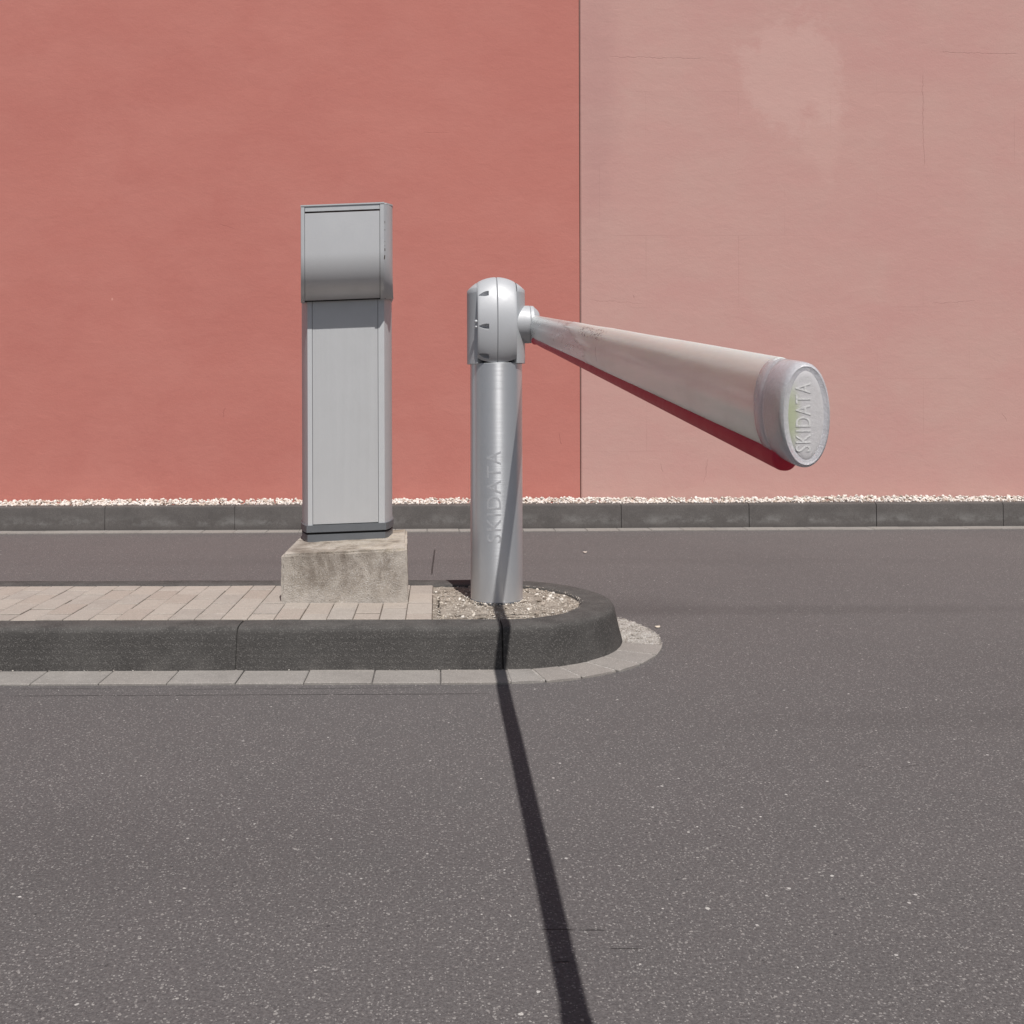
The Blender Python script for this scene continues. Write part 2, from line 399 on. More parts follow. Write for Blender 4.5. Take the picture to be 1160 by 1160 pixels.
def mat_milky():
    M = Mat('milky plastic face', .22, 0)
    X, Y, Z = M.xyz()
    c = M.mix(M.blob(X, Z, (.349, 1.000), (.007, .026), .7), (.80,.78,.79,1), (.64,.69,.48,1))
    M.set('Base Color', c); M.set('Transmission Weight', .45); M.set('Coat Weight', .6); M.set('Coat Roughness', .08)
    M.bump(M.noise(140, 4, .7), .25, .002)
    return M.m
MILKY = mat_milky()
RAISED = plain('raised clear letters', (.80,.79,.79,1), .15, 0, .0, bump=.0).m
def mat_clear2():
    M = Mat('raised clear letters', .12, 0, (.93,.925,.92,1)); M.set('Transmission Weight', .45); M.set('IOR', 1.45)
    M.bump(M.noise(300, 3, .6), .4, .002); return M.m
CLEAR2 = mat_clear2()
def mat_red():
    M = plain('red rubber', (.60,.022,.05,1), .55, 0, .12)
    M.set('Subsurface Weight', .0); return M.m
REDRUB = mat_red()
LEAF = plain('dry leaf', (.60,.53,.44,1), .8, 0, .2).m

# ------------------------------------------------------------------ ground
bm = bmesh.new()
v = [bm.verts.new(p) for p in ((-150, -150, 0), (150, -150, 0), (150, 150, 0), (-150, 150, 0))]; bm.faces.new(v)
tag(link('road', bm, ASPHALT), kind='structure')

# ------------------------------------------------------------------ island
CX, CY = .232, 4.300
def path(r, s_list):
    """offset r from the island's centre line; s: ('f',x) front straight, ('a',deg) nose, ('b',x) back straight"""
    out = []
    for k, v in s_list:
        if k == 'f': out.append((v, CY - r, (0, -1)))
        elif k == 'a':
            a = math.radians(v); out.append((CX + r*math.sin(a), CY - r*math.cos(a), (math.sin(a), -math.cos(a))))
        else: out.append((v, CY + r, (0, 1)))
    return out
prof = [(.357,-.05),(.357,.150),(.361,.157),(.372,.160),(.44,.1605),(.484,.159),(.496,.153),(.5025,.143),(.507,.120),(.521,.060),(.534,.012),(.536,-.05)]
S = []; J = []
xs = [-6 + .2*i for i in range(100) if -6 + .2*i < CX - .02]
jx = [-.756 - 1.0*i for i in range(6)] + [.228]
allx = sorted(set(xs) | set(v for j in jx[:-1] for v in (j-.003, j-.0022, j+.0022, j+.003)))
for x in allx: S.append(('f', x)); J.append(any(abs(x-j) < .0026 for j in jx))
for a in (-.0,): pass
S += [('a', .0), ('a', .12), ('a', .55), ('a', .7)]; J += [False, True, True, False]
for i in range(1, 60): S.append(('a', 3*i)); J.append(False)
S.append(('a', 180)); J.append(False)
for x in reversed(xs): S.append(('b', x)); J.append(False)
bm = bmesh.new(); rings = []
for (k, j) in zip(S, J):
    ring = []
    for (r, z) in prof:
        rr = r; zz = z
        if j and r > .40: rr -= .010 if z < .158 else 0; zz -= .010 if z > .13 else 0
        elif j: zz -= .010 if z > .1 else 0
        x, y, _ = path(rr, [k])[0]
        wobble = .0012*math.sin(x*37 + z*60) + .0010*math.sin(x*91 + y*50)
        ring.append((x, y - wobble, zz + .0008*math.sin(x*23 + y*31)))
    rings.append(ring)
sections(bm, rings)
tag(link('island_kerb', bm, KERB, smooth=True, angle=50), kind='structure')

# jointing sand under the pavers
bm = bmesh.new()
box(bm, -6, -.027, CY-.356, CY+.356, .02, .1535)
tag(link('paving_bed', bm, mat_concrete('joint sand', (.06,.048,.038,1), (.12,.095,.075,1), .3).m), kind='structure')
# pavers: 10 x 20 cm in half bond, one sheet of stones
bm = bmesh.new()
y0, y1 = CY - .352, CY + .350; st = (y1 - y0) / 7
for c in range(58):
    xr = -.029 - .1027*c; xl = xr - .1027
    cuts = [0, 1, 3, 5, 7] if c % 2 == 0 else [0, 2, 4, 6, 7]
    for a, b in zip(cuts[:-1], cuts[1:]):
        b2 = bmesh.new(); g = .0010 + random.random()*.0012; dz = random.uniform(-.0012, .0012)
        vs = box(b2, xl + g, xr - g, y0 + a*st + g + random.uniform(.0015,.0065)*(a > 0), y0 + b*st - g - random.uniform(.0015,.0065)*(b < 7), .10, .1595 + dz)
        for v_ in vs:
            if v_.co.z > .15: v_.co.z += random.uniform(-.0008, .0008)
        bmesh.ops.bevel(b2, geom=[e for e in b2.edges if all(v_.co.z > .15 for v_ in e.verts)], offset=.0022, segments=1, affect='EDGES')
        me = bpy.data.meshes.new('t'); b2.to_mesh(me); b2.free(); bm.from_mesh(me); bpy.data.meshes.remove(me)
tag(link('island_paving', bm, PAVER), kind='structure')

# gutter slabs round the island
bm = bmesh.new()
def slab(quad, z=.0085):
    b2 = bmesh.new(); d = random.uniform(-.0012, .0012)
    prism(b2, quad, -.03, z + d)
    bmesh.ops.bevel(b2, geom=[e for e in b2.edges if all(v_.co.z > 0 for v_ in e.verts)], offset=.0025, segments=1, affect='EDGES')
    me = bpy.data.meshes.new('t'); b2.to_mesh(me); b2.free(); bm.from_mesh(me); bpy.data.meshes.remove(me)
RI, RO = .520, .697
x = .0035 + .243; g = .0018
while x > -6:
    slab([(x-.243+g, CY-RO), (x-g, CY-RO), (x-g, CY-RI), (x-.243+g, CY-RI)]); x -= .243
angs = [1.5, 12, 24, 38, 50, 63, 79]
for a, b in zip(angs[:-1], angs[1:]):
    n = 4; out = []; ro = RO - .004 + random.uniform(-.006, .004)
    for i in range(n+1):
        t = math.radians(a + .42 + (b-a-.84)*i/n); out.append((CX + ro*math.sin(t), CY - ro*math.cos(t)))
    inn = []
    for i in range(n, -1, -1):
        t = math.radians(a + .42 + (b-a-.84)*i/n); inn.append((CX + RI*math.sin(t), CY - RI*math.cos(t)))
    slab(out + inn, .0088)
tag(link('gutter', bm, SLAB), kind='structure')
# pale joints / rough mortar that carries on round the nose
bm = bmesh.new(); rings = []
for i in range(0, 86):
    a = math.radians(-1 + 1.4*i); full = i*1.4 > 78
    ro = RO - .012 + (random.uniform(-.012, .010) if full else -.01); z = .0075 if full else .0066
    ring = []
    for k, r in enumerate([.50, .53, .56, .59, .62, .65, ro, ro+.006]):
        zz = -.01 if k in (7,) else z + (random.uniform(-.003, .007) if full else 0)
        ring.append((CX + r*math.sin(a), CY - r*math.cos(a), zz))
    rings.append(ring)
sections(bm, rings, cap=False, closed=False)
tag(link('mortar_bed', bm, MORTAR), kind='structure')

# soil and grit in the nose
def soil_z(x, y): return .148 + .006*mnoise.noise(Vector((x*14, y*14, 0))) + .005*mnoise.noise(Vector((x*45, y*45, 5))) - .004*max(0, 1-abs(math.hypot(x-.247, y-4.37)-.13)/.03)
bm = bmesh.new(); N = 46; grid = {}
for i in range(N+1):
    for j in range(N+1):
        x = -.03 + (CX + .36 + .03)*i/N; y = CY - .36 + .72*j/N
        if x > CX:
            rr = math.sqrt(max(0, .359**2 - (x-CX)**2)); y = CY - rr + 2*rr*j/N
        grid[i, j] = bm.verts.new((x, y, soil_z(x, y) + random.uniform(-.002, .002)))
for i in range(N):
    for j in range(N):
        try: bm.faces.new((grid[i,j], grid[i+1,j], grid[i+1,j+1], grid[i,j+1]))
        except Exception: pass
bmesh.ops.remove_doubles(bm, verts=bm.verts, dist=.0002)
tag(link('soil', bm, SOIL, smooth=True), kind='structure')

t = bmesh.new(); bmesh.ops.create_icosphere(t, subdivisions=1, radius=1)
ICO_V = [v_.co.copy() for v_ in t.verts]; ICO_F = [[v_.index for v_ in f.verts] for f in t.faces]; t.free()
def stones(name, mat, items):
    V, Fc = [], []
    for (x, y, z, r) in items:
        b = len(V); sx, sy, sz = (random.uniform(.6, 1.3) for _ in range(3))
        R = Matrix.Rotation(random.uniform(0, 6.28), 3, 'Z') @ Matrix.Rotation(random.uniform(-.7, .7), 3, 'X') @ Matrix.Rotation(random.uniform(-.7, .7), 3, 'Y')
        for v_ in ICO_V:
            k = random.uniform(.78, 1.16)
            p = R @ Vector((v_.x*sx*k*r, v_.y*sy*k*r, v_.z*sz*k*r*.75)); V.append((x+p.x, y+p.y, z+p.z))
        Fc += [[b+i for i in f] for f in ICO_F]
    me = bpy.data.meshes.new(name); me.from_pydata(V, [], Fc); me.materials.append(mat)
    o = bpy.data.objects.new(name, me); C.objects.link(o); return o
items = []
while len(items) < 4200:
    x = random.uniform(-.03, CX+.36); y = random.uniform(CY-.356, CY+.356)
    if x > CX and math.hypot(x-CX, y-CY) > .354: continue
    if math.hypot(x-.247, y-4.37) < .113: continue
    right = x > .33
    if not right and random.random() < .35: continue
    r = random.uniform(.0010, .0032) if random.random() < .985 else random.uniform(.005, .0105)
    if mnoise.noise(Vector((x*16, y*16, 3))) + .4*mnoise.noise(Vector((x*50, y*50, 9))) < -.12 and r < .004: continue
    items.append((x, y, soil_z(x, y) + r*.3, r))
# a little heap against the post foot and overspill on the kerb and gutter mortar
for i in range(260):
    a = random.uniform(0, 6.28); q = .114 + random.random()**2*.03
    items.append((.247+q*math.cos(a), 4.37+q*math.sin(a), .150+random.random()*.004, random.uniform(.0015, .005)))
for i in range(170):
    a = math.radians(random.uniform(-20, 170)); q = random.uniform(.352, .375)
    items.append((CX+q*math.sin(a), CY-q*math.cos(a), .159, random.uniform(.001, .003)))
tag(stones('island_gravel', GRIT, items), 'pale dusty grit and stone chips around the post foot in the island nose', kind='stuff')
items = []
for i in range(1500):
    a = math.radians(random.uniform(76, 128)); q = random.uniform(.535, .695)
    items.append((CX+q*math.sin(a), CY-q*math.cos(a), .009, random.uniform(.001, .0042)))
for i in range(60):
    x = CX - 4*random.random()**1.5 - .12*math.sin(i); items.append((x, CY-RI-.016+random.uniform(-.004, .004), .010, random.uniform(.001, .0035)))
tag(stones('gutter_grit', GREYGRIT, items), 'loose grey grit on the rough mortar beside the curved kerb', kind='stuff')

# ------------------------------------------------------------------ far kerb, pebble strip, walls (turned a hair off the island's line)
TH = .0155
def far(x, y):     # rotate about (0,7.8)
    return (x*math.cos(TH) - (y-7.8)*math.sin(TH), 7.8 + x*math.sin(TH) + (y-7.8)*math.cos(TH))
def rot_far(bm):
    for v_ in bm.verts: v_.co.x, v_.co.y = far(v_.co.x, v_.co.y)
bm = bmesh.new(); x = 1.404 - .99*14; n = 0
while x < 14:
    b2 = bmesh.new(); dz = random.uniform(-.0015, .0015); dy = random.uniform(-.0015, .0015)
    pr = [(7.795, -.05), (7.797, .0), (7.803, .172), (7.808, .185), (7.820, .191), (7.915, .191), (7.92, -.05)]
    ring0 = [(x+.0025, y+dy, z+dz) for y, z in pr]; ring1 = [(x+.99-.0025, y+dy, z+dz) for y, z in pr]
    sections(b2, [ring0, ring1])
    me = bpy.data.meshes.new('t'); b2.to_mesh(me); b2.free(); bm.from_mesh(me); bpy.data.meshes.remove(me)
    x += .99
box(bm, -12, 13.5, 7.812, 7.91, -.05, .170)
rot_far(bm)
tag(link('far_kerb', bm, FARKERB, smooth=True, angle=25), kind='structure')
bm = bmesh.new(); x = -12.0
while x < 14:
    slab([(x+.0015, 7.668), (x+.2415, 7.668), (x+.2415, 7.80), (x+.0015, 7.80)], .009); x += .243
rot_far(bm)
tag(link('far_gutter', bm, SLAB), kind='structure')
bm = bmesh.new(); box(bm, -12, 14, 7.916, 8.165, -.05, .165); rot_far(bm)
tag(link('strip_soil', bm, SOIL), kind='structure')
items = []
for i in range(11000):
    x = random.uniform(-8.5, 10.5); y = random.uniform(7.925, 8.15)
    r = random.uniform(.007, .0165); lift = max(0, (y-7.98))*.08 + .004*math.sin(x*2.3) * (y-7.92)*4
    X, Y = far(x, y); items.append((X, Y, .176 + random.random()*.020 + lift + r*.2, r))
for i in range(900):
    x = random.uniform(-8.5, 10.5); X, Y = far(x, random.uniform(7.83, 7.915)); r = random.uniform(.005, .010); items.append((X, Y, .195, r))
tag(stones('pebbles', PEBBLE, items), 'strip of white crushed stone between the far kerb and the wall foot', kind='stuff')

XJ = 1.148
def wall(name, x0, x1, yf, mat, label):
    bm = bmesh.new(); box(bm, x0, x1, yf, yf+5, -.3, 4.9)
    bmesh.ops.bevel(bm, geom=[e for e in bm.edges if abs(e.verts[0].co.z-e.verts[1].co.z) > 1], offset=.006, segments=2, affect='EDGES')
    rot_far(bm)
    o = link(name, bm, mat, loc=(*far((x0+x1)/2, yf), 0)); tag(o, label, 'wall')
    return o
wall('rendered_wall', -16, XJ-.0035, 8.165, RED, 'brick red rendered wall behind the grey column, left of the vertical joint')
wall('rendered_wall', XJ+.0035, 18, 8.160, PINK, 'faded pale pink rendered wall behind the barrier boom, right of the vertical joint')
bm = bmesh.new(); box(bm, XJ-.012, XJ+.012, 8.176, 8.3, .0, 4.89); rot_far(bm)
j = link('wall_joint', bm, plain('joint sealant', (.10,.06,.05,1), .8).m); tag(j, kind='structure')

# ------------------------------------------------------------------ concrete plinth
bx0, bx1, by0, by1 = -.665, -.135, 4.255, 4.885; TAP = .019
pl = bmesh.new()
def ptop(x): return .362 + (x - bx0)/(bx1-bx0)*.026
lo = [pl.verts.new(p) for p in ((bx0, by0, .150), (bx1+.004, by0, .150), (bx1+.004-TAP, by1, .150), (bx0, by1, .150))]
hi = [pl.verts.new((x, y, ptop(x))) for x, y in ((bx0+.002, by0+.004), (bx1, by0+.004), (bx1-TAP, by1), (bx0+.002, by1))]
pl.faces.new(lo[::-1]); pl.faces.new(hi)
for i in range(4): pl.faces.new((lo[i], lo[(i+1) % 4], hi[(i+1) % 4], hi[i]))
bmesh.ops.bevel(pl, geom=[e for e in pl.edges if not all(v_.co.z < .16 for v_ in e.verts)], offset=.010, segments=2, affect='EDGES')
bmesh.ops.subdivide_edges(pl, edges=[e for e in pl.edges if e.calc_length() > .1], cuts=14, use_grid_fill=True)
for v_ in pl.verts:
    k = .0014; v_.co += Vector((random.uniform(-k, k), random.uniform(-k, k), random.uniform(-k, k) if v_.co.z > .16 else 0))
o = link('concrete_block', pl, PLINTH, loc=((bx0+bx1)/2, (by0+by1)/2, .150), smooth=True, angle=40)
tag(o, 'stained cast concrete block standing on the beige pavers under the grey column', 'concrete block')

# ------------------------------------------------------------------ ticket column seen from behind
MC = -.43; KS = .036
tm = thing('ticket_machine', 'tall grey metal column with curved overhanging head, standing on the concrete block', 'ticket machine', (MC, 4.73, .376))
# plan of body: flat front, swept sides
def plan(off=0.0, front=4.600):
    L = [(-.594, front), (-.608, front+.030), (-.626, front+.085), (-.640, front+.15), (-.645, front+.19), (-.645, 4.868)]
    Rr = [(-.246, front), (-.234, front+.030), (-.224, front+.085), (-.219, front+.15), (-.222, front+.19), (-.230, 4.868)]
    pts = Rr + L[::-1]        # counter-clockwise from front right
    if off:
        cx, cy = -.431, 4.735
        pts = [(x + off*(1 if x > cx else -1), y + off*(-1 if y < 4.65 else (1 if y > 4.85 else 0))) for x, y in pts]
    return pts
def mpart(name, bm, mat, parent=tm, **k):
    shear(bm, KS, MC); return link(name, bm, mat, parent, **k)
ZB = .376
bm = bmesh.new(); prism(bm, plan(.002), ZB-.012, ZB+.028); bevel(bm, .002, 1, 40); mpart('base_plate', bm, DARKBASE)
bm = bmesh.new(); prism(bm, plan(-.006), ZB+.02, ZB+.046); mpart('base_gap', bm, BLACK)
bm = bmesh.new(); prism(bm, plan(.006), ZB+.0385, ZB+.070); bevel(bm, .003, 2, 40); mpart('base_collar', bm, DARKBASE)
# housing with a recessed channel for the front panel
ZT = 1.475
pf = [( -.246, 4.600), (-.234, 4.630), (-.224, 4.685), (-.219, 4.75), (-.222, 4.79), (-.230, 4.868),
      (-.645, 4.868), (-.645, 4.79), (-.640, 4.75), (-.626, 4.685), (-.608, 4.630), (-.594, 4.600),
      (-.5735, 4.600), (-.5735, 4.612), (-.2735, 4.612), (-.2735, 4.600)]
bm = bmesh.new(); prism(bm, pf, ZB+.066, ZT); bevel(bm, .0012, 1, 50); hs = mpart('housing', bm, COAT, smooth=True, angle=28)
bm = bmesh.new(); box(bm, -.5712, -.2758, 4.6012, 4.611, ZB+.074, ZT-.002); bevel(bm, .0012, 1, 40); mpart('front_panel', bm, COATPANEL)
# head
P = .150; YF = 4.600 - P
def hl(y): return -.603 - .019*min(1, max(0, (y-YF)/.15))
def hr(y): return -.2365 if y < YF+.004 else (-.2365 + .0335*min(1, (y-YF)/.07) if y < 4.54 else -.203 - .024*(y-4.54)/.33)
def profile(off=0.0, top=1.86, n=18):
    zc, a, b = 1.655, P-off, .197-off
    pts = [(YF+off, top)]
    for i in range(n+1):
        t = PI/2*i/n; pts.append((YF+P-.0 - a*math.cos(t), zc - b*math.sin(t)))
    return pts
def cheek(side):
    w = .0165 if side < 0 else .0185; n = 18
    pr = profile(0, 1.8605)
    pin = [(min(y + .075*max(.25, 1-q/len(pr)*.75), 4.66), max(z, 1.462)) for q, (y, z) in enumerate(pr)]
    bk = [(4.868, z) for y, z in pin]
    def fx(y):
        return (-.603*y/4.45 if side < 0 else -.2365*y/4.45)
    def ox(y0, y): return (min(-.603*y0/4.45, -.603) - .004 if side < 0 else -.2040)
    bm = bmesh.new()
    rows = []
    for (y, z), (yi, zi), (yb, zb) in zip(pr, pin, bk):
        f = fx(y); o = ox(y, yi); sgn = side
        rows.append([(f - sgn*w, yi + .01, zi), (f - sgn*w, y, z), (f - sgn*.002, y, z), (f, y + .002, z), (f + sgn*abs(o-f)*.55, y + .022, z), (o, yi, zi), (o - sgn*.022, yb, zb), (o - sgn*.030, yb, zb), (o - sgn*.010 - sgn*.004, yi + .012, zi)])
    sections(bm, rows)
    return bm
def mat_cheek():
    M = plain('grey cheek coat', (.50,.51,.525,1), .45, .35, .10)
    X, Y, Z = M.xyz()
    row = M.math('MULTIPLY', M.ramp(M.math('ABSOLUTE', M.math('SUBTRACT', Y, 4.4545)), .0012, .003, 1, 0), M.math('MULTIPLY', M.ramp(Z, 1.60, 1.62), M.ramp(Z, 1.82, 1.80, 1, 0) if False else M.ramp(Z, 1.80, 1.82, 1, 0)))
    row = M.math('MULTIPLY', row, M.ramp(M.noise(55, 2, .5, M.mapping((.01, .01, 1))), .52, .60)); row = M.math('MULTIPLY', row, M.ramp(X, -.2400, -.2385))
    old = M.b.inputs['Base Color'].links[0].from_socket
    M.set('Base Color', M.mix(row, old, (.06,.035,.02,1))); return M.m
CHEEK = mat_cheek()
head = mpart('head', (lambda b: (prism(b, [(hr(4.52)-.02, 4.52), (hr(4.7)-.012, 4.70), (hr(4.8)-.012, 4.862), (hl(4.8)+.012, 4.862), (hl(4.7)+.012, 4.70), (hl(4.52)+.02, 4.52)], 1.62, 1.835), b)[1])(bmesh.new()), BLACK)
for s_ in (-1, 1): link_o = mpart('cheek', cheek(s_), CHEEK, smooth=True, angle=30)
pr = profile(.004, 1.8335); inner = profile(.008, 1.8335)
ring = [(y, z) for y, z in pr] + [(y, z) for y, z in inner[::-1]]
bm = bmesh.new(); xl_, xr_ = hl(YF)+.0185, hr(YF)-.0205
sections(bm, [[(-.603*y/4.45 + .0185, y, z) for y, z in ring], [(-.2365*y/4.45 - .0205, y, z) for y, z in ring]]); 
mpart('curved_panel', bm, HEADPANEL, smooth=True, angle=30)
bm = bmesh.new(); box(bm, xl_-.02, xr_+.02, 4.585, 4.64, 1.459, 1.60); mpart('head_underside', bm, BLACK)
bm = bmesh.new()
y_ = [YF+.0195, YF+.045, YF+.070, 4.55, 4.65, 4.79, 4.868]
prism(bm, [(hr(a), a) for a in y_] + [(hl(a), a) for a in y_[::-1]], 1.8640, 1.8700)
prism(bm, [(hr(YF)+.0006, YF+.0005), (hr(YF)+.0006, YF+.0190), (hl(YF)-.0006, YF+.0190), (hl(YF)-.0006, YF+.0005)], 1.8640, 1.8700)
prism(bm, [(xr_, YF+.0045), (xr_, YF+.0190), (xl_, YF+.0190), (xl_, YF+.0045)], 1.8415, 1.8636)
mpart('lid', bm, CHEEK)
for v in []: pass

# ------------------------------------------------------------------ barrier
BX, BY, BZ = .247, 4.370, .150
bg = thing('barrier_gate', 'silver barrier gate with round post and long pale boom pointing towards the camera', 'barrier', (BX, BY, BZ))
def lathe(bm, prof, cx, cy, n=96):
    rings = []
    for r, z in prof: rings.append([(cx + r*math.cos(2*PI*i/n), cy + r*math.sin(2*PI*i/n), z) for i in range(n)])
    return sections(bm, rings)
PR = .1118
ZC = 1.163           # foot of the collar
bm = bmesh.new(); lathe(bm, [(PR, BZ-.03), (PR, BZ+.5), (PR, ZC-.0005)], BX, BY, 128); post = link('post', bm, POSTM, bg, smooth=True, angle=40)
bm = bmesh.new(); lathe(bm, [(PR+.0015, BZ-.02), (PR+.0015, BZ+.006), (PR, BZ+.007)], BX, BY, 96); link('base_ring', bm, DARKBASE, bg, smooth=True, angle=40)

def text_mesh(txt, size):
    cu = bpy.data.curves.new('lettering', 'FONT'); cu.body = txt; cu.size = size; cu.align_x = 'CENTER'; cu.align_y = 'CENTER'
    cu.space_character = 1.12; cu.resolution_u = 4
    o = bpy.data.objects.new('tmp', cu); C.objects.link(o)
    bpy.context.view_layer.update(); dg = bpy.context.evaluated_depsgraph_get()
    me = bpy.data.meshes.new_from_object(o.evaluated_get(dg)); bpy.data.objects.remove(o); 
    bm = bmesh.new(); bm.from_mesh(me); bpy.data.meshes.remove(me)
    bmesh.ops.remove_doubles(bm, verts=bm.verts, dist=1e-6)
    return bm
# lettering reading upwards on the post
tb = text_mesh('SKIDATA', .088)
xs_ = [v_.co.x for v_ in tb.verts]; ys_ = [v_.co.y for v_ in tb.verts]; L = max(xs_)-min(xs_); Hh = max(ys_)-min(ys_)
for v_ in tb.verts: v_.co.x *= .385/L; v_.co.y *= .062/Hh; v_.co.z = 0
bmesh.ops.triangulate(tb, faces=tb.faces[:])
bmesh.ops.subdivide_edges(tb, edges=[e for e in tb.edges if e.calc_length() > .012], cuts=3)
bmesh.ops.triangulate(tb, faces=tb.faces[:])
ex = bmesh.ops.extrude_face_region(tb, geom=tb.faces[:]); top = set(v_ for v_ in ex['geom'] if isinstance(v_, bmesh.types.BMVert))
a0 = math.radians(-90) - .047/PR*1.0 + .30*0
a0 = -PI/2 - .12
for v_ in tb.verts:
    up, side, r = v_.co.x, -v_.co.y, PR + (.0006 if v_ in top else -.0006)
    a = a0 + side/PR
    v_.co = Vector((BX + r*math.cos(a), BY + r*math.sin(a), .60 + up))
link('lettering', tb, LETTER, post)

# collar: ring with a slot for the drum
HZ = 1.332           # drum axis height
def ring_wedge(bm, a0, a1, ri, ro, z0, z1, n=26):
    rings = []
    for i in range(n+1):
        a = a0 + (a1-a0)*i/n; c, s = math.cos(a), math.sin(a)
        rings.append([(BX+ri*c, BY+ri*s, z0), (BX+ro*c, BY+ro*s, z0), (BX+ro*c, BY+ro*s, z1), (BX+ri*c, BY+ri*s, z1)])
    sections(bm, rings)
CR = .1245
hw = .083            # half width of the slot
bm = bmesh.new()
aL = math.acos(hw/CR)
ring_wedge(bm, -aL, aL, .085, CR, ZC, 1.464); ring_wedge(bm, PI-aL, PI+aL, .085, CR, ZC, 1.464)
bevel(bm, .0015, 1, 50)
b2 = bmesh.new(); lathe(b2, [(.05, ZC-.001), (.1128, ZC-.001), (.1120, ZC+.0010), (.05, ZC+.004)], BX, BY, 96)
me = bpy.data.meshes.new('t'); b2.to_mesh(me); b2.free(); bm.from_mesh(me)
shear(bm, .012, BX); link('collar', bm, COLLARM, bg, smooth=True, angle=35)

# drum: barrel shaped shell turned about the X axis, in two halves
A_, B_ = .146, .2025    # half depth and half height of the section
def drum_pt(x, t):
    sag = .159 - math.sqrt(.159**2 - x*x)          # crown of the barrel
    c = max(0, math.cos(t))**(.60 if t < 0 else .85 if math.cos(t) > 0 else 1)
    cs = c if math.cos(t) > 0 else -abs(math.cos(t))**.85
    return (BX + x, BY - (A_ - .35*sag)*cs, HZ + (B_ - sag)*math.sin(t))
def drum(x0, x1, rad_edge=.003):
    bm = bmesh.new(); rings = []
    t0 = math.asin((ZC + .0015 - HZ)/B_); n = 56
    xsx = [x0] + [x0 + (x1-x0)*i/12 for i in range(0, 13)] + [x1]
    for q, x in enumerate(xsx):
        sc = .985 if q in (0, len(xsx)-1) else 1
        pts = []
        for i in range(n+1):
            t = t0 + (PI - 2*t0)*i/n
            X, Y, Z = drum_pt(x, t)
            Y = BY + (Y-BY)*sc; Z = HZ + (Z-HZ)*sc if Z > HZ else Z
            Z = max(Z, ZC + .002)
            pts.append((X, Y, Z))
        rings.append(pts)
    rings = [r for r in rings]
    # nudge end rings inwards for a soft edge
    rings[0] = [(p[0], p[1], p[2]) for p in rings[0]]
    for r, dx in ((rings[1], .0025), (rings[-2], -.0025)):
        for i, p in enumerate(r): r[i] = (p[0]+dx, p[1], p[2])
    sections(bm, rings); return bm
def boolean(o, cutters):
    for c in cutters:
        m = o.modifiers.new('b', 'BOOLEAN'); m.object = c; m.operation = 'DIFFERENCE'; m.solver = 'EXACT'
    bpy.context.view_layer.update(); dg = bpy.context.evaluated_depsgraph_get()
    me = bpy.data.meshes.new_from_object(o.evaluated_get(dg)); o.modifiers.clear(); old = o.data; o.data = me
    for c in cutters: bpy.data.objects.remove(c)
    for p in me.polygons: p.use_smooth = True
    me.set_sharp_from_angle(angle=math.radians(28))
dl = link('drum', drum(-.083, -.0007), SILVER, bg, smooth=True, angle=28)
dr = link('drum', drum(.0007, .0815), SILVER, bg, smooth=True, angle=28)
# dome closing the collar either side of the drum
for sd in (-1, 1):
    bm = bmesh.new(); rings = []
    for q in range(15):
        x = .0842 + (.1238-.0842)*math.sin(PI/2*q/14); yy = math.sqrt(max(.000001, .1240**2 - x*x))
        sag = .159 - math.sqrt(.159**2 - x*x); ring = []
        for i in range(25):
            y = -yy + 2*yy*i/24
            ring.append((BX+sd*x, BY+y, max(HZ + (B_ - sag)*math.sqrt(max(0, 1 - (y/.165)**2)), 1.463)))
        rings.append(ring + [(BX+sd*x, BY+yy, 1.455), (BX+sd*x, BY-yy, 1.455)])
    sections(bm, rings)
    link('dome', bm, SILVER, bg, smooth=True, angle=50)
bm = bmesh.new(); lathe(bm, [(.074, ZC+.002), (.074, 1.40)], BX, BY, 40); link('leak_filler', bm, BLACK, bg)  # black filler added inside the drum, blocks light leaking through beneath it
# pointed finger slots in the left half
cut = []
for ang in (38.8, -5.2, -46):
    t = math.radians(ang); x0, x1 = -.081, -.036
    b2 = bmesh.new(); n = 16; rr = []
    nrm = Vector((0, -math.cos(t)/A_, math.sin(t)/B_)).normalized(); tg = Vector((0, -nrm.z, nrm.y))
    for q in range(9):
        f = q/8; x = x0 + (x1-x0)*f; w = .0006 + .0115*math.sin(PI*min(1, f*.62))**1.0
        c = Vector(drum_pt(x, t)) + nrm*.001
        rr.append([c + tg*w*math.cos(2*PI*i/n) + nrm*(w*1.7)*math.sin(2*PI*i/n) for i in range(n)])
    sections(b2, rr); cut.append(link('cutter', b2, SILVER))
boolean(dl, cut)
# slot pins and rust marks at the drum's edge
bm = bmesh.new()
bmesh.ops.create_uvsphere(bm, u_segments=12, v_segments=8, radius=.0075, matrix=Matrix.Translation((BX-.090, BY-.1275, HZ+.004)))
bmesh.ops.create_uvsphere(bm, u_segments=12, v_segments=8, radius=.0055, matrix=Matrix.Translation((BX-.090, BY-.1265, HZ-.019)))
link('pin', bm, SILVER, bg, smooth=True)

